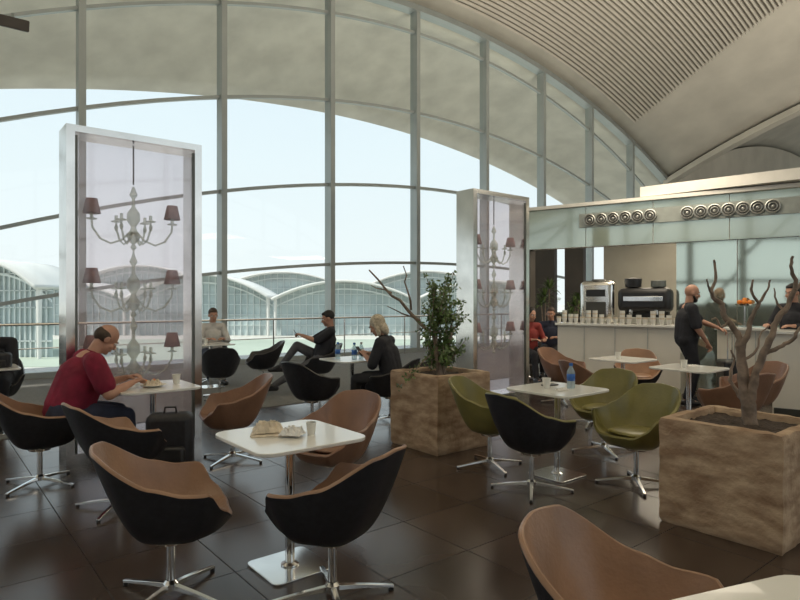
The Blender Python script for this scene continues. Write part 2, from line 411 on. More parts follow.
chair(CG, 'olive green tub chair with open seat facing the viewer, nearest the right planter', 1.92, 4.88, 215)
chair(CG, 'olive green tub chair behind the other one facing the viewer', 2.02, 5.95, 228)
chair(CT, 'tan tub chair cut off by the bottom edge at right', .735, 1.80, -35)
chair(CN, 'brown tub chair farthest back in front of the white bar counter', 2.38, 8.75, -50)
chair(CN, 'brown tub chair behind the green chairs, its back toward the planter', 2.28, 7.20, 20)
chair(CT, 'tan tub chair on the far side of the small table before the bar', 3.35, 8.45, 250)
chair(CN, 'brown tub chair at the near side of the table in front of the standing man', 3.42, 6.15, 110)
chair(CN, 'brown tub chair at the right of the table in front of the standing man', 4.02, 6.85, 195)
chair(CB, 'black tub chair holding the person cut off by the left edge', -4.92, 7.30, -65)
chair(CB, 'black tub chair in front of the man in white shirt', -2.75, 9.15, 110)
chair(CB, 'black tub chair beside the window, right of the man in white shirt', -2.35, 10.3, 200)
chair(CB, 'black tub chair with its back turned, left of the bottles table', -1.05, 7.15, 50)
chair(CB, 'black tub chair holding the light haired woman', -.12, 7.45, 165)
chair(CB, 'black tub chair holding the reclining man by the window', -1.30, 9.7, 195)
chair(CB, 'black tub chair holding the man in white shirt', -3.45, 11.0, -62)
chair(CB, 'black tub chair holding the woman in red at the bar entrance', 2.40, 11.2, -70)
chair(CB, 'black tub chair holding the dark clothed man at the bar entrance', 3.0, 11.9, -110)
chair(CB, 'black tub chair in the gap between planter and display case', .35, 8.1, 200)

# ------------------------------------------------------------------ tables
def make_table():
    t = thing('cafe_table', 'x', 'table')
    MB().prism(rrect(.66, .66, .09), .722, .742).build('tabletop', 'white', t, bevel=.004)
    b = MB(); b.cone((0, 0, .012), (0, 0, .722), .026, .026, 24); b.lathe([(.026, .012), (.05, .014), (.05, .02), (.028, .03)]); b.box((0, 0, .714), (.3, .3, .012)); b.build('column', 'chrome', t)
    MB().prism(rrect(.37, .37, .04), 0, .012).build('base_plate', 'steel', t, bevel=.003)
    return t
TB = Proto(make_table); 
def table(label, x, y, rz=AR): return TB.put(label, 'table', (x, y, 0.008 if (V((x, y, 0))-P0).dot(N) < 5.7 else 0), rz)
table('white square cafe table in the foreground with crumpled paper on it', -.62, 3.38)
table('white square cafe table where the man in crimson shirt eats', -2.18, 5.30)
table('white square cafe table between the olive green chairs', 1.35, 5.15)
table('white square cafe table before the standing man', 3.25, 6.75)
table('white square cafe table close to the bar counter', 2.88, 7.75)
table('white square cafe table cut off at the bottom right corner', .93, 1.26, .36)
table('white square cafe table with water bottles near the window', -.62, 7.75)
table('white square cafe table at the left edge behind the crimson shirt man', -4.62, 6.65)
table('white square cafe table in front of the man in white shirt', -3.25, 10.3)

ZT = .742
def cup(x, y, label, s=1, z=ZT, grp=None):
    r = thing('paper_cup', label, 'cup', (x, y, z), 0, grp)
    b = MB(); b.lathe([(0, .002), (.026*s, .002), (.026*s, 0), (.036*s, .085*s), (.038*s, .088*s), (.034*s, .088*s), (.024*s, .006)]); b.build('cup_wall', 'cup', r)
    MB().lathe([(0, .075*s), (.0335*s, .075*s)]).build('drink', 'soil', r); return r
def bottle(x, y, label, cap='blue', z=ZT):
    r = thing('water_bottle', label, 'bottle', (x, y, z), 0)
    MB().lathe([(0, .003), (.030, 0), (.034, .01), (.034, .06), (.032, .065), (.034, .07), (.034, .14), (.013, .185), (.013, .20), (0, .20)]).build('bottle_body', 'bottle', r)
    MB().lathe([(.0345, .065), (.0345, .125)]).build('paper_label', 'blue' if cap == 'blue' else 'tissue', r, solid=.001)
    MB().cone((0, 0, .192), (0, 0, .216), .017, .016).build('cap', cap, r); return r
def crumple(x, y, sx, sy, h, label, m='paper', rz=0, z=ZT, seed=1, cat='paper'):
    random.seed(seed); n = 14
    H = [[random.random() for _ in range(n+1)] for _ in range(n+1)]
    def f(u, v):
        i, j = int(round(u*n)), int(round(v*n)); e = min(1, 5*min(u, v, 1-u, 1-v)+.05)
        return V(((u-.5)*sx+(H[j][i]-.5)*sx*.08, (v-.5)*sy+(H[i][j]-.5)*sy*.08, .002+h*H[i][j]*e))
    o = MB().grid(f, n, n).build('crumpled_napkin', m, smooth=False, solid=.0015); o.location = (x, y, z+.001); o.rotation_euler.z = rz
    return tag(o, label, cat)
def plate(x, y, label, r_=.11, z=ZT):
    o = MB().lathe([(0, .004), (r_*.6, .004), (r_, .018), (r_, .021), (r_*.58, .008), (0, .008)]).build('plate', 'cup'); o.location = (x, y, z); return tag(o, label, 'plate')
tr = MB().prism(rrect(.28, .18, .03), 0, .008).build('paper_tray', 'paper', bevel=.002); tr.location = (-.70, 3.40, ZT); tr.rotation_euler.z = .15; tag(tr, 'flat brown paper tray under the crumpled wrapper', 'tray')
crumple(-.75, 3.42, .17, .14, .06, 'beige crumpled food wrapper on the foreground table', 'paper', .3, ZT+.009, 3)
crumple(-.60, 3.34, .13, .11, .045, 'white crumpled tissue beside the beige wrapper', 'tissue', -.2, ZT+.009, 5)
cup(-.50, 3.38, 'small white paper cup on the foreground table', .8)
plate(-2.16, 5.25, 'white plate of food before the man in crimson shirt')
crumple(-2.16, 5.25, .15, .12, .05, 'flatbread pieces on the plate of the man in crimson shirt', 'paper', .4, ZT+.010, 8, cat='bread')
cup(-2.02, 5.42, 'white paper cup behind the plate of the man in crimson shirt')
for q, (dx, dy) in enumerate(((-.02, .0), (.03, .03))):
    o = MB().ball((0, 0, .02), .02).build('orange_slice', 'orange'); o.location = (-2.28+dx, 5.42+dy*2, ZT); tag(o, 'small orange fruit on the table of the man in crimson shirt', 'fruit', 'small orange fruits')
bottle(1.47, 5.16, 'clear water bottle with blue cap on the table between olive chairs')
cup(1.26, 5.16, 'white paper cup on the table between olive chairs')
crumple(1.36, 5.04, .12, .08, .02, 'white napkin lying on the table between olive chairs', 'tissue', .4, ZT, 11)
o = MB().prism(rrect(.15, .075, .01), 0, .009).build('phone', 'plastic', bevel=.002); o.location = (1.33, 5.33, ZT); o.rotation_euler.z = .5; tag(o, 'black phone lying on the table between olive chairs', 'phone')
bottle(-.80, 7.72, 'clear water bottle, leftmost on the window side table', 'blue'); bottle(-.58, 7.62, 'clear water bottle with blue cap in the middle of the window side table', 'blue'); bottle(-.50, 7.74, 'clear water bottle with white cap nearest the light haired woman', 'cup')
cup(3.18, 6.72, 'white paper cup on the table before the standing man'); cup(2.8, 7.7, 'white paper cup on the table close to the bar counter'); cup(-3.3, 10.2, 'white paper cup before the man in white shirt')
crumple(3.36, 6.85, .12, .1, .02, 'white napkin on the table before the standing man', 'tissue', .2, ZT, 21)

# bags
def bag(x, y, rz, w, d, h, label, z=0):
    r = thing('backpack', label, 'bag', (x, y, z), rz)
    b = MB(); b.box((0, 0, h*.48), (w, d, h*.94)); o = b.build('bag_body', 'blackfab', r, bevel=min(w, d)*.28)
    b = MB(); b.box((0, -d*.5, h*.33), (w*.72, d*.35, h*.42)); b.build('front_pocket', 'plastic', r, bevel=.03)
    MB().tube([(-.05, 0, h*.93), (-.04, 0, h*1.02), (.04, 0, h*1.02), (.05, 0, h*.93)], .009).build('handle', 'plastic', r)
bag(-1.86, 4.86, .2, .36, .2, .62, 'black backpack standing on the floor beneath the crimson man\'s table')
bag(-4.45, 6.66, .3, .24, .12, .18, 'black handbag on the table at the left edge', ZT)

# ------------------------------------------------------------------ planters and trees
def planter(x, y, w, h, rz, label, cat='planter'):
    r = thing('square_planter', label, cat, (x, y, 0), rz)
    random.seed(int(w*1000)); b = MB(); n = 14
    pl = [(-1+2*i/n, -1) for i in range(n)]+[(1, -1+2*i/n) for i in range(n)]+[(1-2*i/n, 1) for i in range(n)]+[(-1, 1-2*i/n) for i in range(n)]
    def ring(sz, z, jit=.004): return [(sz/2*a+random.uniform(-jit, jit), sz/2*c+random.uniform(-jit, jit), z+random.uniform(-jit, jit)*(z > .01)) for a, c in pl]
    zs = [h*i/12 for i in range(1, 12)]
    rings = [ring(w*.97, 0), ring(w*.995, .02)]+[ring(w, z) for z in zs[:-1]]+[ring(w*1.0, h-.03), ring(w*.985, h-.004, .006), ring(w*.96, h, .006), ring(w*.83, h), ring(w*.80, h-.02), ring(w*.80, h-.12)]
    vs = [[b.bm.verts.new(p) for p in rg] for rg in rings]; L = len(pl)
    for A_, B_ in zip(vs, vs[1:]):
        for i in range(L): b.bm.faces.new((A_[i], A_[(i+1) % L], B_[(i+1) % L], B_[i]))
    b.bm.faces.new(vs[0][::-1]); b.bm.faces.new(vs[-1]); b.build('planter_box', 'plant', r)
    random.seed(4)
    MB().grid(lambda u, v: V(((u-.5)*w*.8, (v-.5)*w*.8, h-.05+.018*random.random())), 16, 16).build('soil', 'soil', r)
    return r
def wig(a, b_, n, amp, r0, r1, bm):
    a = V(a); b_ = V(b_); pts = []; rad = []
    for i in range(n+1):
        u = i/n; p = a.lerp(b_, u)
        if 0 < i < n: p += V([random.uniform(-amp, amp) for _ in range(3)])
        pts.append(p); rad.append(r0+(r1-r0)*u)
    bm.tube(pts, rad, 8); return pts
PL1 = V((.36, 5.74, 0)); c1 = PL1 + D*.365 - N*.365
planter(c1.x, c1.y, .73, .765, AR, 'square stained terracotta planter in the middle holding a leafy tree')
random.seed(12)
t1 = thing('olive_tree', 'small leafy tree growing from the middle planter', 'tree', (c1.x, c1.y, .735))
tb = MB(); twigs = []
wig((0, 0, -.02), (-.05, 0, .45), 4, .015, .032, .024, tb); wig((.03, .02, -.02), (.12, 0, .5), 4, .015, .022, .014, tb)
wig((-.05, 0, .4), (-.74, .05, 1.08), 8, .025, .022, .008, tb); wig((-.3, .03, .66), (-.38, 0, 1.12), 5, .02, .012, .005, tb); wig((-.5, .03, .84), (-.72, .05, .92), 3, .02, .009, .004, tb); wig((-.2, .02, .55), (-.55, .05, .70), 4, .02, .010, .004, tb)
for q in range(52):
    a0 = V((random.uniform(-.1, .12), random.uniform(-.06, .06), random.uniform(.05, .72)))
    ang = random.uniform(0, 2*pi); L = random.uniform(.12, .38)
    e = a0 + V((cos(ang)*L*.75, sin(ang)*L*.75, random.uniform(-.12, .42)))
    e.x = min(max(e.x, -.30), .26); e.z = min(e.z, 1.08)
    twigs.append(wig(a0, e, 4, .015, .007, .002, tb))
twigs.append(wig((-.1, -.1, .2), (-.42, -.3, -.12), 4, .02, .006, .002, tb))
tb.build('trunk', 'bark', t1)
lf = MB()
for tw in twigs:
    for _ in range(56):
        i = random.randrange(1, len(tw)); p = tw[i-1].lerp(tw[i], random.random())+V([random.uniform(-.035, .035) for _ in range(3)])
        d = V([random.gauss(0, 1) for _ in range(3)]).normalized(); sd = d.orthogonal().normalized(); l = random.uniform(.03, .06); w = l*.27
        q = [lf.bm.verts.new(x) for x in (p, p+d*l*.5+sd*w, p+d*l, p+d*l*.5-sd*w)]; lf.bm.faces.new(q)
lf.build('foliage', 'leaf', t1, smooth=False, fix=False)

PL2 = V((2.235, 3.50, 0)); c2 = PL2 + D*.375 - N*.375
planter(c2.x, c2.y, .75, .705, AR, 'large stained terracotta planter at right holding the bare branching tree')
random.seed(31)
t2 = thing('bare_tree', 'bare leafless tree with twisting tapering branches in the right planter', 'tree', (c2.x, c2.y, .675))
tb = MB(); Yc = c2.y
def q2(px, py, dy=0):
    Y = Yc+dy; return V(((px-400)/600*Y-c2.x, dy, 1.5-(py-300)/600*Y-.675))
def path(pl, r0, r1):
    pts = [q2(*p) for p in pl]; sm = []
    for i in range(len(pts)-1):
        p0 = pts[max(i-1, 0)]; p1 = pts[i]; p2 = pts[i+1]; p3 = pts[min(i+2, len(pts)-1)]
        for u in (0, .25, .5, .75):
            sm.append(.5*((2*p1)+(-p0+p2)*u+(2*p0-5*p1+4*p2-p3)*u*u+(-p0+3*p1-3*p2+p3)*u**3))
    sm.append(pts[-1]); n = len(sm)
    sm = [p+V([random.uniform(-.006, .006) for _ in range(3)]) if 0 < i < n-1 else p for i, p in enumerate(sm)]
    tb.tube(sm, [(r0+(r1-r0)*i/(n-1))*random.uniform(.88, 1.14) for i in range(n)], 10)
path([(752, 434), (749, 412), (746, 396), (742, 372), (740, 345)], .046, .029)
path([(741, 352), (737, 334, .03), (724, 316, .06), (722, 304, .06), (711, 294, .08), (716, 278, .1), (714, 260, .1)], .025, .007)
path([(714, 298, .07), (709, 288, .05), (707, 279, .0)], .010, .004)
path([(748, 410, 0), (754, 384, -.05), (758, 366, -.07), (770, 340, -.1), (776, 322, -.1), (788, 306, -.12), (796, 284, -.14), (791, 270, -.15), (793, 256, -.15)], .030, .008)
path([(741, 350), (748, 332, -.02), (752, 318, -.02), (758, 304, -.03), (752, 292, -.05), (753, 280, -.05)], .020, .006)
path([(757, 305, -.03), (766, 293, -.02), (770, 280, 0)], .010, .005)
path([(795, 290, -.14), (805, 276, -.1), (810, 255, -.1)], .013, .006)
path([(762, 356, -.08), (778, 347, -.12), (792, 340, -.15), (800, 328, -.15), (818, 322, -.15)], .015, .007)
path([(729, 321, .04), (722, 327, .02), (716, 318, 0), (712, 320, 0)], .010, .004)
path([(747, 405), (737, 392, .08), (730, 376, .12), (734, 362, .15), (731, 350, .15)], .016, .006)
path([(784, 312, -.12), (776, 300, -.08), (774, 288, -.06)], .009, .004)
path([(742, 362), (756, 350, .05), (760, 335, .08), (768, 326, .1)], .010, .004)
tb.build('trunk', 'bark', t2)

# ------------------------------------------------------------------ display cases with chandeliers
def make_case():
    t = thing('display_case', 'x', 'display case'); W, H, DP = 1.22, 3.07, .34
    b = MB()
    for x in (.035, W-.035): b.box((x, DP/2, H/2), (.07, DP, H))
    for z in (.06, H-.03): b.box((W/2, DP/2, z), (W-.14, DP, .12 if z < 1 else .06))
    b.build('case_frame', 'steel', t, bevel=.006, smooth=False)
    b = MB()
    for x in (.082, W-.082): b.box((x, .02, H/2), (.022, .02, H-.18))
    b.build('trim_strip', 'ventg', t, smooth=False)
    for y in (.035, DP-.035):
        g = MB(); g.grid(lambda u, v: V((.07+(W-.14)*u, y, .12+(H-.18)*v)), 1, 1); g.build('glass_panel', 'caseglass', t, smooth=False)
    return t
DC = Proto(make_case)
def make_chand():
    t = thing('chandelier', 'x', 'chandelier')
    MB().tube([(0, 0, 3.0), (0, 0, 2.62)], .008).build('chain', 'ventd', t)
    pr = []
    for zc in (2.20, 1.55, .92):
        pr += [(.010, zc+.40), (.022, zc+.36), (.038, zc+.32), (.014, zc+.28), (.018, zc+.20), (.058, zc+.14), (.06, zc+.07), (.022, zc+.01), (.034, zc-.03), (.065, zc-.08), (.042, zc-.13), (.012, zc-.16), (.03, zc-.19), (.008, zc-.22)]
    MB().lathe(pr, seg=20).build('stem', 'cglass', t)
    for n_, zc in enumerate((2.20, 1.55, .92)):
        for q in range(6):
            a = q*pi/3; ca, sa = cos(a)*.37, sin(a)*.11
            main = q in (0, 3); k = 1 if main else .72
            P_ = [V((ca*f_*k, sa*f_, zc+h)) for f_, h in ((.08, -.04), (.28, -.12), (.55, -.16), (.8, -.12), (.98, -.02), (1, .05))]
            am = MB().tube(P_, .010, 8).build('arm', 'cglass', t)
            c = V((ca*k, sa, zc+.05))
            MB().lathe([(.0, 0), (.045, .006), (.048, .016), (.015, .024), (.015, .07), (0, .07)], c, 14).build('candle_cup', 'cglass', am)
            if main: MB().lathe([(.078, .06), (.048, .20)], c, 20).build('shade', 'shade', am, solid=.003)
            else: MB().ball(c+V((0, 0, -.05)), (.018, .018, .035), sub=2).build('glass_drop', 'cglass', am)
    return t
CHD = Proto(make_chand)
ca = V((-2.96, 5.32, 0)); DC.put('tall steel framed glass case at left with chandelier inside', 'display case', ca, AR)
cc = ca+D*.61-N*.17; CHD.put('pale glass chandelier with dusky red shades in the left glass case', 'chandelier', cc, AR)
cb = V((1.03, 8.42, 0)); DC.put('tall steel framed glass case in the middle behind the leafy planter', 'display case', cb, AR)
cc = cb+D*.61-N*.17; CHD.put('pale glass chandelier with dusky red shades in the middle glass case', 'chandelier', cc, AR)

# ------------------------------------------------------------------ bar
F0 = V((2.43, 11.5, 0)); FD = V((.819, -.573, 0)).normalized(); FN = V((-.573, -.819, 0)).normalized(); FA = atan2(FD.y, FD.x)
def fp(t, out, z): return F0+FD*t+FN*out+V((0, 0, z))
def ft(px): u = (px-400)/600; return (u*11.5-2.43)/(.819+.573*u)
T1 = ft(676)
w = struct(MB().box(fp(4.0, -.1, 2.83), (8.0, .2, .74), rz=FA).build('wall_bar_fascia', 'slab', smooth=False))
n = 7
for i in range(n): MB().box(fp((i+.5)*8/n, .015, 2.83), (8/n-.012, .02, .74), rz=FA).build('glass_panel', 'fascia', w, smooth=False)
w = struct(MB().box(fp((T1+8)/2, -.12, 1.23), (8-T1, .2, 2.46), rz=FA).build('wall_right', 'slab', smooth=False))
n = 6
for i in range(n): MB().box(fp(T1+(i+.5)*(8-T1)/n, .0, 1.23), ((8-T1)/n-.012, .02, 2.44), rz=FA+(.006 if i % 2 else -.004)).build('glass_panel', 'fascia2', w, smooth=False)
struct(MB().box(fp(3.95, -2.5, 3.22), (8.1, 5.2, .06), rz=FA).build('ceiling_bar', 'slab', smooth=False))
tS = ft(640)
b = MB(); b.prism([(0, 0), (6.2, -.75), (6.2, 1.2), (0, .05)], 0, .17)
o = b.build('ceiling_bar_canopy', 'slab', smooth=False); o.location = fp(tS, .0, 3.27); o.rotation_euler.z = FA; struct(o)
ta, tb_ = ft(580), ft(820)
bp = MB().box(fp((ta+tb_)/2, .04, 2.93), (tb_-ta, .03, .25), rz=FA).build('vent_panel', 'vents', smooth=False)
tag(bp, 'long grey metal strip carrying the round air nozzles above the bar', 'vent panel')
for lo, hi, cnt, lab in ((591, 651, 6, 'left'), (688, 773, 7, 'right')):
    ta, tb_ = ft(lo), ft(hi)
    for i in range(cnt):
        p = fp(ta+(tb_-ta)*i/(cnt-1), .066, 2.93)
        r = thing('air_nozzle', 'round air nozzle in the %s row above the bar' % lab, 'air vent', p, FA, '%s row of air nozzles' % lab)
        R = .105
        b = MB()
        for rr_ in (R, R*.60): b.lathe([(rr_, 0), (rr_, .03), (rr_*.88, .035), (rr_*.80, .012)], seg=24)
        b.ball((0, 0, .015), R*.22, sub=2)
        bmesh.ops.rotate(b.bm, verts=b.bm.verts, cent=(0, 0, 0), matrix=Matrix.Rotation(pi/2, 3, 'X')); b.build('nozzle_ring', 'ventm', r)
        b = MB(); b.cone((0, .0, 0), (0, -.010, 0), R, R, 24); b.build('throat', 'ventt', r)
def bt(name, t0, t1_, z0, z1, dep, m, th=.2):
    return MB().box(fp((t0+t1_)/2, -dep, (z0+z1)/2), (t1_-t0, th, z1-z0), rz=FA).build(name, m, smooth=False)
struct(bt('wall_bar_back', .26, 9, 0, 3.2, 4.2, 'barw')); struct(bt('wall_bar_middle', -.72, -.24, 0, 3.2, 4.2, 'bardark')); struct(bt('wall_bar_left', -1.8, -.99, 0, 3.2, 4.2, 'bardark'))
struct(bt('wall_bar_low', -1.0, .3, 0, 1.15, 4.2, 'bardark'))
struct(bt('trim_3', .0, .08, 0, 2.46, .1, 'bardark', .25))
def counter(x0, y0, x1, y1, dep, h, label):
    a = V((x0, y0, 0)); d = V((x1-x0, y1-y0, 0)); L = d.length; d.normalize()
    r = thing('bar_counter', label, 'counter', (a.x, a.y, 0), atan2(d.y, d.x))
    MB().box((L/2, dep/2+.03, (h-.04)/2), (L-.06, dep-.06, h-.04)).build('counter_body', 'counter', r, bevel=.004, smooth=False)
    MB().box((L/2, dep/2, h-.02), (L, dep, .04)).build('worktop', 'white', r, bevel=.004, smooth=False)
    MB().box((L/2, .04, .05), (L-.1, .03, .1)).build('plinth', 'ventd', r, smooth=False)
    for i in range(1, 4): MB().box((L*i/4, .028, h/2), (.012, .008, h-.12)).build('joint_strip', 'ventm', r, smooth=False)
    return r
counter(2.72, 10.55, 4.40, 9.37, .55, 1.1, 'white bar counter with coffee machines and cups')
counter(4.80, 7.80, 6.6, 6.54, .6, 1.1, 'white counter at the right edge behind the bare tree')
sb0 = fp(ft(718), .42, 0); sb1 = fp(ft(800), .42, 0)
counter(sb0.x, sb0.y, sb1.x, sb1.y, .36, 1.08, 'narrow sideboard against the green glass wall behind the standing man')
CD = V((1.68, -1.18, 0)).normalized(); CN_ = V((-CD.y, CD.x, 0))
def cp(u, dep, z=1.1): return V((2.72, 10.55, 0))+CD*u+CN_*dep+V((0, 0, z))
r = thing('coffee_machine', 'silver coffee machine on the bar counter, left of the black one', 'coffee machine', cp(.66, .34), atan2(CD.y, CD.x))
b = MB(); b.box((0, .02, .37), (.58, .34, .72)); b.build('machine_body', 'steel', r, bevel=.08)
MB().box((0, -.155, .24), (.34, .03, .26)).build('brew_recess', 'ventd', r, bevel=.01)
MB().box((0, -.160, .52), (.32, .02, .12)).build('control_panel', 'plastic', r, bevel=.005); MB().box((0, -.17, .03), (.34, .08, .05)).build('drip_tray', 'ventm', r, bevel=.005)
MB().cone((0, .02, .72), (0, .02, .76), .14, .11, 20).build('lid', 'ventd', r)
r = thing('espresso_machine', 'black espresso machine on the bar counter with rounded hoppers on top', 'coffee machine', cp(1.43, .34), atan2(CD.y, CD.x))
MB().box((0, .03, .40), (.84, .36, .40)).build('machine_body', 'plastic', r, bevel=.09); MB().box((0, .0, .06), (.78, .32, .1)).build('drip_tray', 'ventm', r, bevel=.01)
MB().box((0, .12, .15), (.70, .16, .22)).build('back_panel', 'ventd', r); MB().box((0, -.155, .42), (.62, .02, .08)).build('front_band', 'chrome', r, bevel=.004)
for x in (-.2, .2):
    b = MB(); b.cone((x, -.10, .24), (x, -.10, .16), .034, .034, 14); b.tube([(x, -.10, .20), (x, -.21, .19)], .012); b.build('group_head', 'chrome', r)
MB().lathe([(.05, .59), (.13, .62), (.14, .76), (.0, .78)], (-.2, .05, 0), 16).build('bean_hopper', 'plastic', r)
MB().lathe([(.05, .59), (.12, .62), (.12, .72), (.0, .73)], (.2, .05, 0), 16).build('bean_hopper', 'ventg', r)
random.seed(2)
def make_stack(n):
    def f():
        t = thing('cup_stack', 'x', 'cups')
        for i in range(n): MB().lathe([(0, .002), (.028, 0), (.042, .085), (.042, .09), (.037, .09), (.026, .004)], (0, 0, i*.022), 14).build('cup', 'paper' if i % 3 == 1 else 'cup', t)
        return t
    return f
CSs = [Proto(make_stack(n)) for n in (2, 4, 7)]
for i, u in enumerate((.06, .16, .27, .36, .47, .58, .69, .80, .92, 1.03, 1.14, 1.25, 1.40, 1.50, 1.62, 1.75, 1.86, 1.97)):
    CSs[(i*5+i//3) % 3].put('stack of paper cups in a row along the bar counter front', 'cups', cp(u, .050), i, 'cup stacks on the bar counter')
def spiky(x, y, label, h, seed):
    random.seed(seed); r = thing('potted_plant', label, 'plant', (x, y, 0))
    MB().lathe([(0, 0), (.14, 0), (.19, .4), (.19, .42), (.165, .42), (.16, .36), (0, .36)]).build('pot', 'slab', r)
    b = MB()
    for k in range(3): b.tube([(0.04*k-.04, 0, .36), (.06*k-.06, .02, h*.6), (.09*k-.09, 0, h*(.8+.1*k))], .014)
    b.build('stem', 'bark', r); b = MB()
    for k in range(3):
        for _ in range(34):
            a = random.uniform(0, 2*pi); e = random.uniform(-.3, 1.3); c = V((.09*k-.09, 0, h*(.8+.1*k)))
            L = random.uniform(.25, .42); dd = V((cos(a)*cos(e), sin(a)*cos(e), sin(e))); sd = V((-sin(a), cos(a), 0))*.018
            m_ = c+dd*L*.55; en = c+dd*L-V((0, 0, .08)); v = [b.bm.verts.new(q) for q in (c-sd*.4, m_-sd, en, m_+sd, c+sd*.4)]; b.bm.faces.new(v)
    b.build('leaves', 'leaf', r, smooth=False, fix=False)
spiky(3.2, 13.2, 'spiky leaved plant in a pale pot at the bar entrance behind the seated pair', 1.75, 3)
spiky(4.2, 14.4, 'spiky leaved potted plant deeper inside the bar', 1.5, 6)
fs = fp(ft(746), .24, 1.08)
r = thing('fruit_stand', 'tall metal stand with oranges on the narrow sideboard', 'fruit stand', fs)
b = MB(); b.cone((0, 0, 0), (0, 0, .34), .012, .01, 12); b.lathe([(.09, 0), (.09, .01), (.01, .02)], close=True); b.lathe([(.0, .32), (.12, .34), (.13, .36), (.12, .35), (0, .33)]); b.build('stand', 'chrome', r)
for i in range(7):
    a = i*pi/3; o = MB().ball((0, 0, 0), .036, sub=2).build('orange', 'orange'); o.location = (fs.x+(.078*cos(a) if i < 6 else 0), fs.y+(.078*sin(a) if i < 6 else 0), 1.08+.387+(.035 if i == 6 else 0)); tag(o, 'orange in the bowl of the tall fruit stand', 'orange', 'oranges on the fruit stand')

